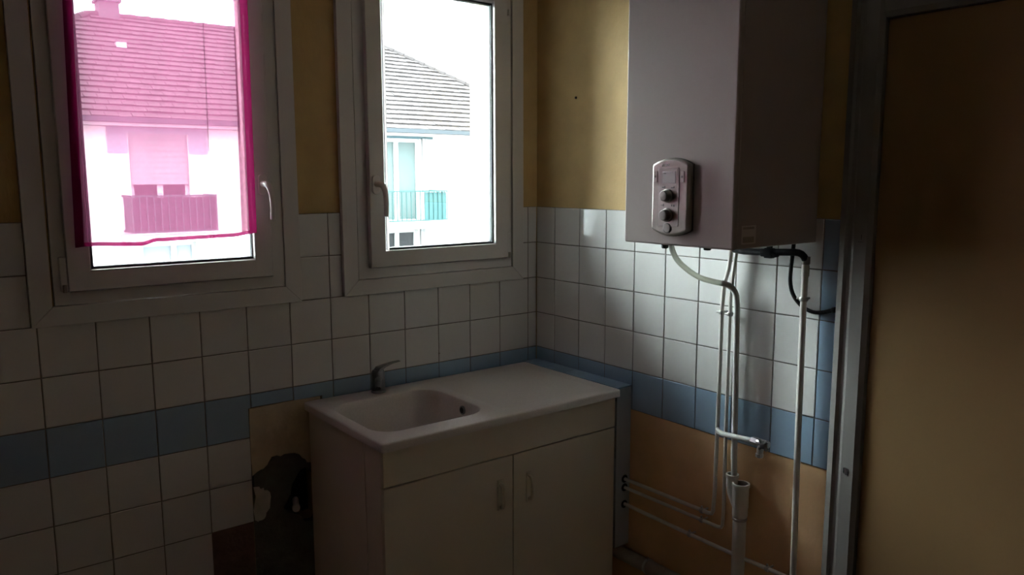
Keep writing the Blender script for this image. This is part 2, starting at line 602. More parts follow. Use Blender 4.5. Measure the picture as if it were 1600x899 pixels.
MB().box(-1.255, -1.2485, -.0008, -.003, .575, .655).build('plaster_crack', 'dark', wb)
MB().box(-1.396, -1.256, 0.0012, PY, 0.0, 0.449).build('tile_bed', 'bed', wb)
st = thing('pipe_stub', (-1.112, 0.0, .455), 'short pale capped pipe end sticking out of the dark hole in the wall', 'pipe')
MB().tube([(-1.085, .05, .47), (-1.108, -.012, .470)], .011, 16).build('pipe', 'pvcpipe', st, smooth=True)
MB().lathe([(.0125, 0), (.0140, .003), (.0140, .016), (.0115, .019)], (-1.108, -.012, .470), Vector((-.023, -.062, 0)).normalized(), 18).build('cap', 'pvcpipe', st, smooth=True)
# nail marks in the tile and in the paint
tag(MB().lathe([(.0035, 0), (.0035, .004), (.002, .006)], (-.496, 0.001, .937), (0, -1, 0), 8).build('wall_plug', 'oldpipe', None), 'tiny dark plug in the white tile right behind the sink', 'wall plug')
tag(MB().lathe([(.0045, 0), (.0045, .004), (.003, .006)], (PY, -.235, 1.93), (-1, 0, 0), 10).build('nail', 'black', None), 'small black nail in the ochre wall between window and boiler', 'nail')


# ------------------------------------------------------------------ windows
def window(idx, w):
    c, f, s, g = w['c'], w['f'], w['s'], w['g']
    root = thing('window_%d' % idx, ((c[0] + c[1]) / 2, 0, ZC), None, None, None, 'structure')
    root['label'] = ('white casement window behind the sheer magenta curtain' if idx == 1 else 'white uncurtained casement window above the sink')
    for k in range(4):
        MB().ring(c[0], c[1], ZC, TC, ZF - ZC, -0.016, PY, side=k).build('casing_strip', 'pvc', root, bevel=.0018)
    MB().ring(f[0] + .0008, f[1] - .0008, ZF + .0008, TF - .0008, .058, -0.010, 0.058).build('window_frame', 'pvc', root, bevel=.0015)
    sash = MB().ring(s[0], s[1], ZS, TS, 0.060, -0.034, -0.0105)
    sash.ring(s[0] + .022, s[1] - .022, ZS + .022, TS - .022, .040, -0.0105, 0.044)
    sash = sash.build('sash', 'pvc', root, bevel=.003, segs=3)
    MB().bead(g[0], g[1], ZG, TG, -0.0320, 0.0015, -0.0165).build('glazing_bead', 'pvc', sash)
    MB().ring(g[0] + .001, g[1] - .001, ZG + .001, TG - .001, .0075, -0.0163, -0.0125).build('gasket', 'gasket', sash)
    MB().box(g[0] + .002, g[1] - .002, -0.0120, -0.0080, ZG + .002, TG - .002).build('pane', 'glass', sash)
    MB().box(g[0] + .002, g[1] - .002, 0.0080, 0.0120, ZG + .002, TG - .002).build('pane', 'glass', sash)
    MB().ring(g[0] + .001, g[1] - .001, ZG + .001, TG - .001, .0085, -0.0078, 0.0078).build('spacer', 'spacer', sash)
    # hinge covers
    hx = s[0] - .010 if w['hand'] == 'R' else s[1] + .010
    for hz in (ZS + .052, TS - .052):
        hb = MB().box(hx - .010, hx + .010, -.030, -.0105, hz - .050, hz + .050).build('hinge_cover', 'pvc', root, bevel=.004, segs=3)
        MB().tube([(hx, -.034, hz - .052), (hx, -.034, hz - .030)], .0055, 10).build('hinge_pin', 'oldpipe' if hz < 1.8 else 'pvc', hb, smooth=True)
    # handle: rosette, neck and drooping lever
    if w['hand'] == 'R':
        x, z, y, d = -1.186, 1.600, -.034, 1
    else:
        x, z, y, d = -.774, 1.597, -.034, 1
    h = MB().poly_prism(rrect(x - .015, x + .015, z - .034, z + .034, .014), 'y', y - .009, y).build('handle', 'handle', root, bevel=.002)
    lev = MB().tube([(x, y - .006, z + .002), (x, y - .040, z + .002), (x + .004 * d, y - .052, z - .004), (x + .010 * d, y - .056, z - .030),
                     (x + .013 * d, y - .054, z - .070), (x + .012 * d, y - .052, z - .112)],
                    [.0105, .0105, .0105, .0095, .0088, .0085], 14, smooth_path=2)
    lev.build('lever', 'handle', h, smooth=True)
    return root


window(1, WIN[0])
window(2, WIN[1])


# ------------------------------------------------------------------ sheer curtain on the sash
def curtain():
    root = thing('curtain', (-1.48, -.06, 1.43), 'sheer magenta curtain hung over the glass of the left window', 'curtain')
    rnd = random.Random(2)

    def hem_z(u):
        pts = [(0, 1.426), (.06, 1.428), (.33, 1.423), (.42, 1.433), (.60, 1.434), (.86, 1.436), (1, 1.446)]
        for (a, za), (b, zb) in zip(pts, pts[1:]):
            if u <= b:
                t = (u - a) / (b - a)
                t = t * t * (3 - 2 * t)
                return za + (zb - za) * t
        return pts[-1][1]

    def surf(u, v, dy=0):
        z0 = hem_z(u)
        z = z0 + (2.325 - z0) * v
        xl = -1.742 + .022 * v
        xr = -1.222 + .004 * v
        x = xl + (xr - xl) * u
        y = -.062 + dy + .0050 * math.sin(u * 9.0 + .6 + .5 * v) + .0030 * math.sin(u * 23 + 1.3 * v) + .0016 * math.sin(u * 51 + 2.5 * v)
        y -= .010 * math.exp(-((u - .45 - .02 * v) / .020) ** 2) * v      # soft pleat
        y += .006 * math.exp(-((u - .73 + .012 * v) / .012) ** 2)
        return (x, y, z)

    def sheet(name, m, ua, ub, va, vb, nu, nv, dy=0, parent=root):
        b = MB()
        g = [[b.bm.verts.new(surf(ua + (ub - ua) * i / nu, va + (vb - va) * j / nv, dy)) for j in range(nv + 1)] for i in range(nu + 1)]
        for i in range(nu):
            for j in range(nv):
                b.bm.faces.new((g[i][j], g[i + 1][j], g[i + 1][j + 1], g[i][j + 1]))
        return b.build(name, m, parent, smooth=True, angle=180)

    cl = sheet('cloth', 'voile', 0, 1, 0, 1, 150, 50)
    sheet('bottom_hem', 'voile_hem', 0, 1, 0, .013, 110, 2, -.0022)
    sheet('shaded_side_hem', 'voile_hem', 0, .045, .013, 1, 5, 40, -.0022)  # real hem, widened and deepened to paint the cloth dark over the sash
    sheet('side_fold', 'voile_hem', .955, 1, .013, 1, 6, 40, -.0022)
    sheet('side_fold', 'voile', .912, .955, .013, 1, 6, 40, -.0028)
    sheet('pleat_seam', 'seam', .7335, .7362, .30, 1, 1, 40, -.0026)
    MB().tube([(-1.735, -.058, 2.318), (-1.215, -.058, 2.318)], .005, 10).build('curtain_rod', 'chrome_dull', root, smooth=True)
    for x in (-1.73, -1.222):
        MB().box(x - .006, x + .006, -.056, -.034, 2.308, 2.330).build('rod_bracket', 'pvc', root, bevel=.002)


curtain()


# ------------------------------------------------------------------ sink unit
SX0, SX1, SY0, SY1, SZ = -1.070, -0.080, -0.590, -0.020, 0.847
sk = thing('sink', (-.575, -.3, .818), 'pale resin sink top with one bowl and a drainer', 'sink')


def ring_loops(mb, loops):
    vs = []
    for pts, z in loops:
        vs.append([mb.bm.verts.new((x, y, z)) for x, y in pts])
    for a, b in zip(vs, vs[1:]):
        n = len(a)
        for i in range(n):
            j = (i + 1) % n
            mb.bm.faces.new((a[i], a[j], b[j], b[i]))
    return vs


mb = MB()
E = lambda d, r: rrect(SX0 + d, SX1 - d, SY0 + d, SY1 - d, r, 5)
outer = ring_loops(mb, [(E(.012, .006), .820), (E(0, .012), .820), (E(0, .012), SZ - .006), (E(.0015, .0115), SZ - .002), (E(.006, .010), SZ)])[-1]
BX0, BX1, BY0, BY1 = -1.030, -0.618, -0.505, -0.125
Bw = lambda d, r: rrect(BX0 + d, BX1 - d, BY0 + d, BY1 - d, r, 8)
bl = ring_loops(mb, [(Bw(-.003, .083), SZ), (Bw(-.0005, .082), SZ - .001), (Bw(.0015, .081), SZ - .004), (Bw(.004, .078), SZ - .03), (Bw(.009, .074), SZ - .12),
                     (Bw(.022, .066), SZ - .152), (Bw(.045, .05), SZ - .166), (Bw(.12, .03), SZ - .170)])
mb.bm.faces.new(bl[-1])
Dr = lambda d, r: rrect(-.590 + d, -.105 - d, -.535 + d, -.070 - d, r, 6)
dl = ring_loops(mb, [(Dr(0, .04), SZ), (Dr(.012, .035), SZ - .0035), (Dr(.03, .03), SZ - .0045)])
mb.bm.faces.new(dl[-1])
es = set()
for lp in (outer, bl[0], dl[0]):
    for i in range(len(lp)):
        e = mb.bm.edges.get((lp[i], lp[(i + 1) % len(lp)]))
        es.add(e)
bmesh.ops.triangle_fill(mb.bm, use_beauty=True, edges=list(es), normal=(0, 0, 1))
mb.build('basin', 'resin', sk, smooth=True, angle=50)
OV = (-0.6205, -.350, .812)
ov = MB().lathe([(.016, 0), (.016, .0055), (.012, .0065)], OV, (-1, 0, 0), 20).build('overflow', 'chrome_dull', sk, smooth=True)
MB().lathe([(.0105, .0), (.0105, .0072)], OV, (-1, 0, 0), 16).build('overflow_hole', 'dark', ov)
MB().lathe([(.038, 0), (.038, .004), (.030, .006)], (-.83, -.33, SZ - .1705), (0, 0, 1), 24).build('drain', 'chrome_dull', sk, smooth=True)

tp = thing('mixer_tap', (-.800, -.066, SZ), 'chrome single-lever mixer tap standing behind the sink bowl', 'tap')
MB().lathe([(.027, 0), (.027, .004), (.0245, .007), (.0235, .055), (.024, .074), (.020, .082)], (-.800, -.066, SZ), (0, 0, 1), 24).build('body', 'chrome_dull', tp, smooth=True)
MB().tube([(-.800, -.066, SZ + .045), (-.818, -.100, SZ + .054), (-.842, -.144, SZ + .054), (-.850, -.158, SZ + .040)], [.013, .012, .011, .010], 14, smooth_path=1).build('spout', 'chrome_dull', tp, smooth=True)
lv = MB()
path = [(-.812, .072), (-.800, .086), (-.775, .094), (-.745, .1005), (-.712, .1035)]
th = [.014, .012, .008, .005, .003]
wd = [.018, .019, .013, .010, .009]
rows = []
for (x, z), t, w in zip(path, th, wd):
    rows.append([lv.bm.verts.new((x, -.068 + sy * w, SZ + z + sz * t / 2)) for sy, sz in ((-1, -1), (1, -1), (1, 1), (-1, 1))])
for a, b in zip(rows, rows[1:]):
    for i in range(4):
        j = (i + 1) % 4
        lv.bm.faces.new((a[i], a[j], b[j], b[i]))
lv.bm.faces.new(rows[0]); lv.bm.faces.new(rows[-1])
lv.build('lever', 'chrome_dull', tp, bevel=.0015)

cb = thing('sink_cabinet', (-.57, -.3, 0), 'cream two-door base cabinet under the sink', 'cabinet')
CX0, CX1, CY = -1.055, -0.086, -0.565
MB().box(CX0, CX0 + .018, -.444, -.03, 0, .8195).build('side_panel', 'melamine_side', cb, bevel=.001)
MB().box(CX0, CX0 + .018, -.5465, -.4475, 0, .8195).build('side_stile', 'melamine_side', cb, bevel=.0015)
MB().box(CX1 - .018, CX1, -.5465, -.03, 0, .8195).build('side_panel', 'melamine_side', cb)
MB().box(CX0 + .018, CX1 - .018, -.045, -.030, 0.1, .65).build('back_panel', 'melamine_side', cb)
MB().box(CX0 + .018, CX1 - .018, -.54, -.05, 0.1, .118).build('bottom_shelf', 'melamine_side', cb)
MB().box(CX0, CX1, CY, -.547, .7005, .8195).build('rail', 'melamine', cb, bevel=.0015)
MB().box(CX0 + .018, CX1 - .018, -.515, -.50, 0, .1).build('plinth', 'melamine', cb)
for x0, x1, hx in ((CX0, -.5675, -.621), (-.5645, CX1, -.499)):
    d = MB().box(x0, x1, CY, -.547, .100, .6965).build('door', 'melamine', cb, bevel=.002)
    hb = MB().box(hx - .010, hx + .010, CY - .004, CY, .518, .622)
    hb.tube([(hx, CY - .002, .528), (hx, CY - .020, .533), (hx, CY - .023, .570), (hx, CY - .020, .607), (hx, CY - .002, .612)], .006, 10, smooth_path=1)
    hb.build('handle', 'melamine', d, smooth=True)

# boxed-in strip between the cabinet and the wall, blue tiles on top
bx = thing('pipe_boxing', (-.038, -.29, .2), 'narrow blue boxing with a tiled top between the sink and the wall', 'boxing')
MB().box(-.0765, -.0015, -.566, -.554, .215, .8405).build('front_board', 'boxing', bx, bevel=.0015)
MB().box(-.0765, -.068, -.554, -.004, .215, .8405).build('side_board', 'boxing', bx)
MB().box(-.068, -.0015, -.554, -.004, .826, .8405).build('top_board', 'grout', bx)
yy = -.568
for k in range(4):
    y1 = min(yy + .148, -.004)
    MB().box(-.0775, -.0012, yy, y1 - .002, .8408, .8465).build('tile', 'btile', bx, bevel=.0012)
    yy = y1
for z in (.483, .449, .382):
    MB().lathe([(.0155, 0), (.0155, .0012)], (-.030, -.5662, z), (0, -1, 0), 20).build('pipe_hole', 'dark', bx)


# ------------------------------------------------------------------ boiler
bo = thing('boiler', (-.2, -1.1, 1.43), 'white wall-hung gas boiler with a taupe control panel', 'boiler')
ZB, ZT2 = 1.430, 2.205
XB = -.400
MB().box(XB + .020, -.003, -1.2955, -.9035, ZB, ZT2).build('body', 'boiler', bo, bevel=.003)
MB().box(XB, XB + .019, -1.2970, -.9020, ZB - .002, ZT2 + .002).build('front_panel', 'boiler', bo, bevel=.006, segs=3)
# control panel: bowed top and bottom edges
def bow(y0, y1, z0, z1, up, dn, r, n=14):
    pts = []
    for k in range(n + 1):
        t = k / n
        pts.append((y0 + (y1 - y0) * t, z0 - dn * (1 - (2 * t - 1) ** 2)))
    for k in range(n + 1):
        t = k / n
        pts.append((y1 + (y0 - y1) * t, z1 + up * (1 - (2 * t - 1) ** 2)))
    return pts


PX = XB - .0005
cp = MB().poly_prism(bow(-1.163, -1.028, 1.474, 1.656, .018, .018, 0), 'x', PX - .022, PX).build('control_panel', 'bpanel', bo, bevel=.0075, segs=4)
MB().poly_prism(bow(-1.164, -1.027, 1.4735, 1.6565, .018, .018, 0), 'x', PX - .003, PX + .0003).build('panel_surround', 'print', cp)
fx = PX - .0223
MB().poly_prism(rrect(-1.1300, -1.0560, 1.484, 1.647, .004, 3), 'x', fx - .0016, fx + .002).build('fascia', 'bpanel2', cp, bevel=.0006)
MB().box(fx + .0004, fx - .0006, -1.0562, -1.0545, 1.484, 1.648).build('fascia_groove', 'print', cp)
fx -= .0017
MB().box(fx - .0004, fx + .001, -1.1235, -1.0655, 1.598, 1.642).build('screen_surround', 'bpanel2', cp)
MB().box(fx - .0012, fx, -1.1180, -1.0710, 1.6035, 1.6365).build('screen', 'lcd', cp, bevel=.0004)
MB().box(fx - .0016, fx - .0012, -1.0850, -1.0755, 1.6300, 1.6325).build('screen_mark', 'print', cp)
for z in (1.5690, 1.5150):
    k = MB().lathe([(.0195, 0), (.0195, .003), (.0165, .005)], (fx, -1.091, z), (-1, 0, 0), 28).build('knob', 'bknob', cp, smooth=True)
    MB().lathe([(.0155, .004), (.0150, .018), (.0125, .0205), (.004, .0212)], (fx, -1.091, z), (-1, 0, 0), 28).build('knob_cap', 'bknob', k, smooth=True)
g = MB().lathe([(.0145, 0), (.0145, .0025), (.0125, .0035)], (fx + .0015, -1.0915, 1.4790), (-1, 0, 0), 24).build('pressure_gauge', 'print', cp, smooth=True)
MB().lathe([(.0115, .003), (.0115, .0042)], (fx + .0015, -1.0915, 1.4790), (-1, 0, 0), 24).build('gauge_face', 'bknob', g, smooth=True)
for y, z in ((-1.044, 1.6225), (-1.1405, 1.6215)):
    b = MB().poly_prism(rrect(y - .0065, y + .0065, z - .0155, z + .0155, .002, 3), 'x', fx + .0002, fx + .003).build('button', 'bpanel2', cp, bevel=.0005)
    MB().lathe([(.0035, 0), (.0035, .0006)], (fx + .0003, y, z), (-1, 0, 0), 10).build('button_mark', 'print', b)
# small pictograms above and between the knobs
for y, z, w, h in ((-1.0745, 1.5925, .010, .0035), (-1.0800, 1.5935, .004, .0055), (-1.1080, 1.5915, .011, .003), (-1.1130, 1.5930, .004, .005),
                   (-1.0720, 1.5425, .010, .0018), (-1.0765, 1.5430, .0045, .0070), (-1.1060, 1.5425, .004, .005), (-1.1140, 1.5420, .005, .006)):
    MB().box(fx - .0003, fx + .0008, y - w / 2, y + w / 2, z - h / 2, z + h / 2).build('pictogram', 'print', cp)
MB().lathe([(.0042, 0), (.0042, .0008), (.002, .0016)], (fx + .0012, -1.0695, 1.6545), (-1, 0, 0), 14).build('emblem', 'print_w', cp, smooth=True)
cu = bpy.data.curves.new('lettering', 'FONT')
cu.body = 'ELM'
cu.size = .0092
cu.extrude = .0003
to = bpy.data.objects.new('lettering', cu)
COL.objects.link(to)
dg = bpy.context.evaluated_depsgraph_get()
me = bpy.data.meshes.new_from_object(to.evaluated_get(dg))
bpy.data.objects.remove(to)
lt = bpy.data.objects.new('lettering', me)
me.materials.clear(); me.materials.append(M['print_w'])
COL.objects.link(lt)
lt.parent = cp
lt.matrix_local = Matrix(((0, 0, -1, fx + .0008 + .2), (-1, 0, 0, -1.0775 + 1.1), (0, 1, 0, 1.6515 - 1.43), (0, 0, 0, 1)))
# rating sticker on the flank, capped connections underneath
MB().box(-.362, -.300, -1.2962, -1.2954, 1.442, 1.492).build('rating_sticker', 'sticker', bo)
for z0, z1 in ((1.482, 1.488), (1.446, 1.462)):
    MB().box(-.357, -.308, -1.2965, -1.2960, z0, z1).build('sticker_print', 'oldpipe', bo)
for x, y, r, h in ((-.25, -.932, .011, .03), (-.19, -.968, .010, .024), (-.2, -1.056, .012, .03)):
    MB().lathe([(r * .7, 0), (r * .7, .006), (r, .008), (r, h), (r * .8, h + .003)], (x, y, ZB + .004), (0, 0, -1), 14).build('connection_cap', 'black', bo, smooth=True)


# ------------------------------------------------------------------ pipework on the right wall
def clamp(parent, x, y, z, r, vertical=True):
    b = MB()
    if vertical:
        b.lathe([(r + .0025, -.006), (r + .0035, -.004), (r + .0035, .004), (r + .0025, .006)], (x, y, z), (0, 0, 1), 16)
        b.tube([(x, y, z), (0.0, y, z)], .0035, 8)
        b.tube([(x - .002, y + r + .001, z), (x - .002, y + r + .012, z)], .0035, 8)
    else:
        b.lathe([(r + .0025, -.006), (r + .0035, -.004), (r + .0035, .004), (r + .0025, .006)], (x, y, z), (0, 1, 0), 16)
        b.tube([(x, y, z), (0.0, y, z)], .0035, 8)
        b.tube([(x - .002, y, z + r + .001), (x - .002, y, z + r + .010)], .0035, 8)
    return b.build('pipe_clamp', 'clamp', parent, smooth=True)


PXW = -.030
pa = thing('heating_pipe', (PXW, -.99, .483), 'thin painted pipe nearest the sink, dropping from the boiler and turning left above its twin', 'pipe', 'thin pipes below the boiler')
MB().tube([(PXW, -1.016, 1.4295), (PXW, -1.016, 1.375), (PXW, -1.010, 1.330), (PXW, -.995, 1.275), (PXW, -.989, 1.20), (PXW, -.989, 1.0), (PXW, -.985, .56),
           (PXW, -.981, .497), (PXW, -.976, .487), (PXW, -.962, .484), (PXW, -.5685, .483)], .0068, 12).build('pipe', 'pipe', pa, smooth=True, angle=60)
clamp(pa, PXW, -.989, 1.183, .0068)
clamp(pa, PXW, -.935, .4835, .0068, False)
pb = thing('heating_pipe', (PXW, -1.02, .449), 'thin painted pipe right of its twin, dropping from the boiler and turning left below it', 'pipe', 'thin pipes below the boiler')
MB().tube([(PXW, -1.038, 1.4295), (PXW, -1.036, 1.375), (PXW, -1.026, 1.300), (PXW, -1.021, 1.24), (PXW, -1.021, .8), (PXW, -1.024, .52),
           (PXW, -1.022, .462), (PXW, -1.016, .452), (PXW, -1.002, .449), (PXW, -.5685, .449)], .0060, 12).build('pipe', 'pipe', pb, smooth=True, angle=60)
clamp(pb, PXW, -1.0205, 1.181, .0060)
clamp(pb, PXW, -.935, .449, .0060, False)
pc = thing('wall_pipe', (PXW, -.95, .38), 'thin painted pipe running low and level, lowest of the three leaving the blue boxing', 'pipe')
MB().tube([(PXW, -.5685, .383), (PXW, -.70, .381), (PXW, -.90, .378), (PXW, -1.07, .377), (PXW, -1.25, .380), (PXW, -1.366, .380)], .0068, 12).build('pipe', 'pipe', pc, smooth=True, angle=60)
clamp(pc, PXW, -.885, .3782, .0068, False)
clamp(pc, PXW, -1.20, .379, .0068, False)

ga = thing('gas_pipe', (PXW, -1.285, .0), 'long straight painted pipe from the boiler to the floor beside the door frame', 'pipe')
MB().tube([(PXW, -1.282, 1.380), (PXW, -1.281, 1.24), (PXW, -1.285, .80), (PXW, -1.291, .40), (PXW, -1.296, .0)], .0095, 14).build('pipe', 'pipe', ga, smooth=True)
MB().lathe([(.0115, 0), (.0115, .03), (.0098, .034)], (PXW, -1.282, 1.330), (0, 0, 1), 16).build('coupling', 'pipe', ga, smooth=True)
clamp(ga, PXW, -1.281, 1.262, .0095)
gh = thing('gas_connector', (-.06, -1.2, 1.39), 'black elbowed connector lying under the boiler above the long straight pipe', 'pipe')
MB().tube([(-.06, -1.050, 1.395), (-.06, -1.10, 1.391), (-.06, -1.24, 1.400), (-.055, -1.268, 1.402), (-.042, -1.280, 1.394), (PXW, -1.282, 1.375)], .0105, 14, smooth_path=1).build('hose', 'black', gh, smooth=True)
MB().lathe([(.010, -.030), (.0135, -.024), (.0135, -.014), (.0175, -.012), (.0175, .012), (.0135, .014), (.0135, .024), (.010, .030)], (-.06, -1.178, 1.393), (0, 1, 0), 6).build('union_nut', 'black', gh)
MB().tube([(-.06, -1.178, 1.395), (-.06, -1.178, 1.4295)], .009, 10).build('boiler_stub', 'black', gh, smooth=True)
MB().lathe([(.0125, 0), (.0125, .022)], (PXW, -1.282, 1.366), (0, 0, 1), 16).build('ferrule', 'oldpipe', gh, smooth=True)

pwc = thing('power_cable', (-.01, -1.3, 1.24), 'black cable looping from under the boiler to the door frame', 'cable')
MB().tube([(-.030, -1.240, 1.4295), (-.030, -1.238, 1.40), (-.026, -1.231, 1.350), (-.020, -1.226, 1.305), (-.018, -1.236, 1.268), (-.014, -1.262, 1.238), (-.010, -1.296, 1.222),
           (-.0085, -1.330, 1.225), (-.0085, -1.362, 1.237), (-.0085, -1.370, 1.239)], .0060, 12, smooth_path=2).build('cable', 'black', pwc, smooth=True)
MB().lathe([(.0065, 0), (.0085, .003), (.0085, .010)], (-.0085, -1.360, 1.2365), Vector((0, -1, .2)).normalized(), 12).build('cable_gland', 'black', pwc, smooth=True)

co = thing('condensate_hose', (-.05, -1.05, 1.0), 'pale flexible drain hose sagging from the boiler and dropping into the waste funnel', 'hose')
MB().tube([(-.25, -.957, 1.4275), (-.248, -.957, 1.400), (-.225, -.966, 1.358), (-.155, -.984, 1.308), (-.095, -1.006, 1.290), (-.065, -1.012, 1.284)], .0088, 14, smooth_path=2).build('clear_hose', 'hose', co, smooth=True)
MB().tube([(-.072, -1.0105, 1.2855), (-.060, -1.015, 1.283), (-.050, -1.034, 1.276), (-.045, -1.052, 1.255), (-.043, -1.056, 1.22), (-.042, -1.060, 1.0), (-.041, -1.064, .80), (-.040, -1.068, .62)],
          .0098, 14, smooth_path=1).build('grey_hose', 'hose_grey', co, smooth=True)
MB().tube([(-.030, -1.0455, 1.24), (-.031, -1.0465, 1.02), (-.032, -1.0485, .90), (-.032, -1.050, .70)], .0032, 8).build('bead_of_sealant', 'pvcpipe', co, smooth=True)

# drinking-water stop tap
va = thing('stop_tap', (-.064, -1.184, .79), 'chrome stop tap on a short branch pipe across the blue tiles', 'tap')
MB().tube([(PXW - .008, -.995, .789), (-.052, -1.010, .789), (-.064, -1.035, .790), (-.064, -1.09, .794), (-.064, -1.160, .799)], .0085, 12).build('branch_pipe', 'pipe', va, smooth=True)
MB().lathe([(.0125, 0), (.0135, .002), (.0135, .022), (.0115, .024)], (-.064, -1.146, .7985), (0, -1, 0), 6).build('nut', 'chrome', va)
MB().lathe([(.0100, 0), (.0125, .006), (.0125, .038), (.0095, .044)], (-.064, -1.164, .7985), (0, -1, 0), 16).build('valve_body', 'chrome', va, smooth=True)
MB().tube([(-.064, -1.182, .798), (-.070, -1.182, .777), (-.072, -1.181, .754)], [.0105, .0105, .0098], 14).build('outlet', 'chrome', va, smooth=True)
MB().lathe([(.0125, 0), (.0125, .010)], (-.0715, -1.1812, .766), Vector((-.08, 0, -1)).normalized(), 8).build('outlet_nut', 'chrome', va)
MB().tube([(-.064, -1.198, .798), (-.084, -1.205, .803)], .006, 10).build('spindle', 'chrome', va, smooth=True)
hw = MB().lathe([(.006, 0), (.012, .002), (.0125, .010), (.006, .013)], (-.082, -1.205, .803), Vector((-1, -.2, .2)).normalized(), 14)
for k in range(4):
    a = R(45 + 90 * k)
    hw.tube([(-.088, -1.206, .804), (-.090, -1.206 + .021 * math.cos(a), .804 + .021 * math.sin(a))], [.006, .0052], 8)
hw.build('cross_handle', 'chrome_dull', va, smooth=True)

# waste pipe with its double funnel
wp = thing('waste_pipe', (-.034, -1.095, 0), 'pale plastic waste pipe with a double open socket on top, standing against the ochre wall', 'pipe')
WX, WY = -.038, -1.094
MB().tube([(WX, WY, 0), (WX, WY, .535)], .0215, 20).build('pipe', 'pvcpipe', wp, smooth=True)
fu = MB()
def open_socket(b, x, y, z0, z1, ro, ri, seg=24):
    prof = [(ro * .88, z0), (ro * .95, z0 + .006), (ro * .95, z0 + .030), (ro, z0 + .034), (ro, z1 - .012), (ro * 1.08, z1 - .010), (ro * 1.08, z1), (ri, z1), (ri, z1 - .05)]
    loops = [[b.bm.verts.new((x + r * math.cos(2 * math.pi * k / seg), y + r * math.sin(2 * math.pi * k / seg), z)) for k in range(seg)] for r, z in prof]
    for p, q in zip(loops, loops[1:]):
        for k in range(seg):
            l = (k + 1) % seg
            b.bm.faces.new((p[k], p[l], q[l], q[k]))
    b.bm.faces.new(loops[-1])
open_socket(fu, WX, WY, .520, .634, .0262, .0222)
fu.build('socket', 'pvcpipe', wp, smooth=True, angle=50)
fu = MB()
open_socket(fu, -.036, -1.058, .606, .654, .0195, .0165)
fu.tube([(-.036, -1.058, .612), (-.036, -1.062, .590), (-.037, -1.078, .562), (WX, WY + .006, .548)], [.0180, .0180, .018, .017], 18, smooth_path=1)
fu.build('side_inlet', 'pvcpipe', wp, smooth=True, angle=50)
MB().lathe([(.0222, 0), (.0240, .002), (.0240, .008), (.0222, .010)], (WX, WY, .508), (0, 0, 1), 20).build('collar', 'oldpipe', wp, smooth=True)

sp = thing('skirting_pipe', (-.035, -.9, .185), 'thick old grey pipe running low along the wall below the blue boxing', 'pipe')
MB().tube([(-.036, -.50, .184), (-.036, -.90, .186), (-.036, -1.068, .187)], .026, 18).build('pipe', 'oldpipe', sp, smooth=True)
clamp(sp, -.036, -.70, .185, .026, False)

# ------------------------------------------------------------------ door and its frame
dr = thing('door_1', (0, -1.42, 0), None, None, None, 'structure')
dr['label'] = 'plain ochre door in a white moulded frame'
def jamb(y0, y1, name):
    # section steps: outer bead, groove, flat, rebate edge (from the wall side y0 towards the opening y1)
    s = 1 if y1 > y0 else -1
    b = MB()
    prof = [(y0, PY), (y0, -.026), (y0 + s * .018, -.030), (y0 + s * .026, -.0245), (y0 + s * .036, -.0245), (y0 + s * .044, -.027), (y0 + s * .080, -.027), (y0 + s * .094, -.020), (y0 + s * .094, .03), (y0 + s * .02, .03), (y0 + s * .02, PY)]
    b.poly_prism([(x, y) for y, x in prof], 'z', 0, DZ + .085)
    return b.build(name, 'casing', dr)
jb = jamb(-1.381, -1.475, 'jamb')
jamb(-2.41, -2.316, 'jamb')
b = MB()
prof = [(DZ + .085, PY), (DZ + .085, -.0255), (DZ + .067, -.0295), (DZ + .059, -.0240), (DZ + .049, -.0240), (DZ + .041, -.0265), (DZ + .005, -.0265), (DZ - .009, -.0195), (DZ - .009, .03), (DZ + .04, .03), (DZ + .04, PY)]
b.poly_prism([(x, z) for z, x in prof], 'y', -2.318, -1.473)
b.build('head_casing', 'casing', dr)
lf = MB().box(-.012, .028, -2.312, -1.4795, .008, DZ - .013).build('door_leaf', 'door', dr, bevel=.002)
MB().box(-.0285, -.0268, -1.4475, -1.4390, .766, .786).build('paint_chip', 'print', jb)
MB().box(-.0285, -.0268, -1.4355, -1.4325, .770, .786).build('paint_chip', 'print', jb)
MB().box(-.0285, -.0268, -1.4480, -1.4460, 1.448, 1.462).build('scratch', 'print', jb)
MB().box(-.0285, -.0268, -1.4520, -1.4380, 1.441, 1.4425).build('scratch', 'print', jb)
# lever handle on the far stile of the leaf
hb = MB().box(-.018, -.012, -2.27, -2.235, .95, 1.15).build('handle_plate', 'chrome_dull', lf, bevel=.002)
MB().tube([(-.015, -2.252, 1.06), (-.055, -2.252, 1.06), (-.062, -2.24, 1.06), (-.062, -2.15, 1.06)], .008, 12, smooth_path=1).build('lever', 'chrome_dull', hb, smooth=True)

# ------------------------------------------------------------------ the house across the street
tag(MB().box(-40, 60, .6, 70, -6.4, -6.0).build('ground', 'x_ground'), 'street level far below the windows', kind='structure')
FY = 19.0
hs = thing('apartment_building', (7, FY, -6), 'white apartment house with a hipped tile roof across the street', 'building')
ops = [(2.50, 3.92, 0.28, 2.74), (2.62, 4.00, -2.45, -0.02), (9.20, 10.92, 0.25, 2.82), (9.25, 10.80, -2.45, 0.02)]
mb = MB()
wall_cells(mb, -3.4, 16.6, -6, 3.12, ops, FY, FY + .35)
mb.box(-3.4, 16.6, FY + .36, FY + 9, -6, 3.1)
mb.build('facade', 'x_wall', hs)


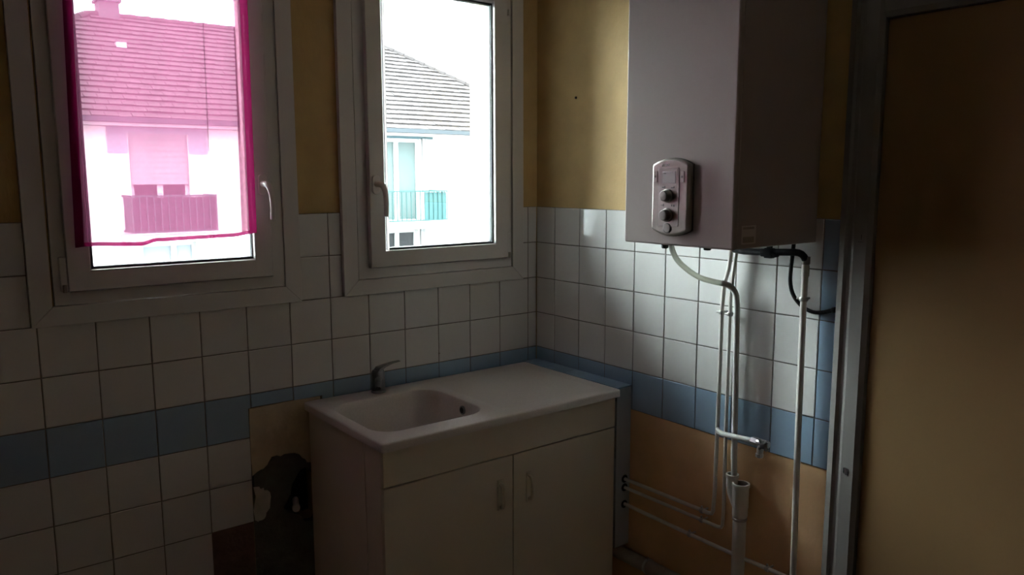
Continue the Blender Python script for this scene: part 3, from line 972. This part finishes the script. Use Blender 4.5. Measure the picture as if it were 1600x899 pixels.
def house_window(o, pane, mull, shutter_to=None, name='house_window'):
    x0, x1, z0, z1 = o
    y = FY + .12
    f = MB().ring(x0, x1, z0, z1, .09, y, y + .08)
    for mx in mull:
        f.box(mx - .07, mx + .07, y - .01, y + .07, z0 + .09, z1 - .09)
    f = f.build(name, 'x_white', hs)
    xs = [x0 + .09] + sorted(mull) + [x1 - .09]
    for a, b_ in zip(xs, xs[1:]):
        MB().box(a, b_, y + .05, y + .062, z0 + .09, z1 - .09).build('pane', pane, f)
    if shutter_to is not None:
        n = 9
        h = (z1 - shutter_to) / n
        for k in range(n):
            MB().box(x0, x1, y - .07, y - .045, shutter_to + k * h + .006, shutter_to + (k + 1) * h).build('shutter_slat', 'x_shut', f)
    return f


house_window(ops[0], 'x_dark', [3.21], 1.47)
house_window(ops[1], 'x_pale', [3.45])
house_window(ops[2], 'x_pane', [10.13])
house_window(ops[3], 'x_dark', [10.10])
MB().box(2.02, 4.42, FY - .03, FY + .01, 2.75, 3.02).build('lintel_band', 'x_pale', hs)
for xa, xb in ((2.02, 2.48), (3.94, 4.42)):
    MB().box(xa, xb, FY - .02, FY + .01, 2.25, 2.749).build('wall_band', 'x_pale', hs)
MB().box(9.0, 11.38, FY - .03, FY + .01, 2.83, 3.05).build('lintel_band', 'x_blue', hs)
for k, (x, z0, z1) in enumerate(((10.96, .25, 2.85), (10.85, -2.4, .04))):
    sh = MB()
    for j in range(2):
        sh.box(x + j * .11, x + j * .11 + .09, FY - .10 + .02 * j, FY - .02, z0, z1)
    sh.build('folded_shutter', 'x_shut', hs)


def balcony(x0, x1, z, d, infill):
    y0 = FY - d
    s = MB().box(x0 - .06, x1 + .06, y0 - .05, FY, z - .16, z).build('balcony', 'x_wall', hs)
    for z0, z1 in ((z + .94, z + .985), (z + .07, z + .105)):
        MB().box(x0, x1, y0, y0 + .04, z0, z1).build('front_rail', 'x_rail', s)
        for x in (x0, x1 - .04):
            MB().box(x, x + .04, y0 + .041, FY, z0, z1).build('side_rail', 'x_rail', s)
    n = int((x1 - x0) / .16)
    me = MB().box(-.012, .012, -.012, .012, z + .105, z + .94).bm
    md = bpy.data.meshes.new('baluster')
    me.to_mesh(md); me.free()
    md.materials.append(M['x_rail'])
    off = base_of(s)
    for k in range(n + 1):
        o = bpy.data.objects.new('baluster', md)
        COL.objects.link(o)
        o.parent = s
        o.location = Vector((x0 + .02 + (x1 - x0 - .04) * k / n, y0 + .02, 0)) - off
    for k in range(1, 7):
        for x in (x0 + .02, x1 - .02):
            o = bpy.data.objects.new('baluster', md)
            COL.objects.link(o)
            o.parent = s
            o.location = Vector((x, y0 + .02 + (d - .04) * k / 7, 0)) - off
    for a, b_, m in infill:
        MB().box(a, b_, y0 + .045, y0 + .058, z + .10, z + .93).build('infill_panel', m, s)
    return s


balcony(2.26, 4.28, .24, 1.05, [(2.29, 4.25, 'x_infill2')])
balcony(9.15, 11.25, .27, 1.05, [(10.45, 11.22, 'x_infill')])
# gutter and roof
MB().box(-3.9, 17.1, 18.42, 18.56, 2.98, 3.10).build('gutter', 'x_zinc', hs)
MB().box(-3.9, 17.1, 18.565, FY - .001, 2.90, 2.975).build('eaves_board', 'x_white', hs)
RZ0, RZ1, RY_0, RY_1 = 3.08, 6.33, 18.48, 23.5
XL1, XR1, SPR = 2.60, 12.13, 5.02
NC = 20
rf = MB()
y2 = RY_1 + SPR
V = lambda *p: rf.bm.verts.new(p)
e0, e1, e2, e3 = V(XL1 - SPR, RY_0, RZ0 - .02), V(XR1 + SPR, RY_0, RZ0 - .02), V(XR1 + SPR, y2, RZ0 - .02), V(XL1 - SPR, y2, RZ0 - .02)
t0, t1 = V(XL1, RY_1, RZ1 - .02), V(XR1, RY_1, RZ1 - .02)
for f in ((e0, e1, t1, t0), (e1, e2, t1), (e2, e3, t0, t1), (e3, e0, t0), (e0, e3, e2, e1)):
    rf.bm.faces.new(f)
rf = rf.build('roof', 'x_roof', hs)
rnd = random.Random(11)
sl = math.hypot(RY_1 - RY_0, RZ1 - RZ0)
ny, nz = -(RZ1 - RZ0) / sl, (RY_1 - RY_0) / sl      # outward normal of the front slope
for c in range(NC):
    ta, tb = c / NC, (c + 1) / NC
    tm = ta
    b = MB()
    xa, xb = XL1 - SPR * (1 - tb) , XR1 + SPR * (1 - tb)
    w = .30
    x = xa - .1 + (.15 if c % 2 else 0)
    while x < xb:
        x1 = min(x + w - .012, xb + SPR / NC * .6)
        lift = .062 + rnd.uniform(-.010, .010)
        ya, za = RY_0 + (RY_1 - RY_0) * (ta - .004), RZ0 + (RZ1 - RZ0) * (ta - .004)
        yb, zb = RY_0 + (RY_1 - RY_0) * tb, RZ0 + (RZ1 - RZ0) * tb
        v = []
        for (yy_, zz_, l) in ((ya, za, lift), (yb, zb, .012), (ya, za, 0), (yb, zb, -.002)):
            v.append([b.bm.verts.new((xx, yy_ + ny * l, zz_ + nz * l)) for xx in (x, x1)])
        A, B_, Cc, D_ = v
        b.bm.faces.new((A[0], A[1], B_[1], B_[0]))
        b.bm.faces.new((Cc[0], Cc[1], A[1], A[0]))
        b.bm.faces.new((A[0], B_[0], D_[0], Cc[0]))
        b.bm.faces.new((A[1], Cc[1], D_[1], B_[1]))
        x += w
    b.build('tile_course', 'x_roof', rf)
for (p, q) in (((XL1, RY_1, RZ1), (XR1, RY_1, RZ1)), ((XR1, RY_1, RZ1), (XR1 + SPR, RY_0, RZ0)), ((XL1, RY_1, RZ1), (XL1 - SPR, RY_0, RZ0))):
    p, q = Vector(p), Vector(q)
    n = int((q - p).length / .4)
    b = MB()
    for k in range(n):
        a_, c_ = p.lerp(q, k / n), p.lerp(q, (k + 1.12) / n)
        b.tube([a_, c_], [.10, .13], 8)
    b.build('ridge_tiles', 'x_roof', rf)
ch = MB().box(2.88, 3.42, 23.25, 23.85, 5.8, 6.72).build('chimney', 'x_chim', hs)
MB().box(2.82, 3.48, 23.19, 23.91, 6.70, 6.78).build('chimney_cap', 'x_chim', ch)
for x, t in ((2.95, .66), (6.05, .52)):
    y, z = RY_0 + (RY_1 - RY_0) * t, RZ0 + (RZ1 - RZ0) * t
    MB().box(x, x + .26, y - .10, y + .12, z - .02, z + .12).build('roof_vent', 'x_white', hs)
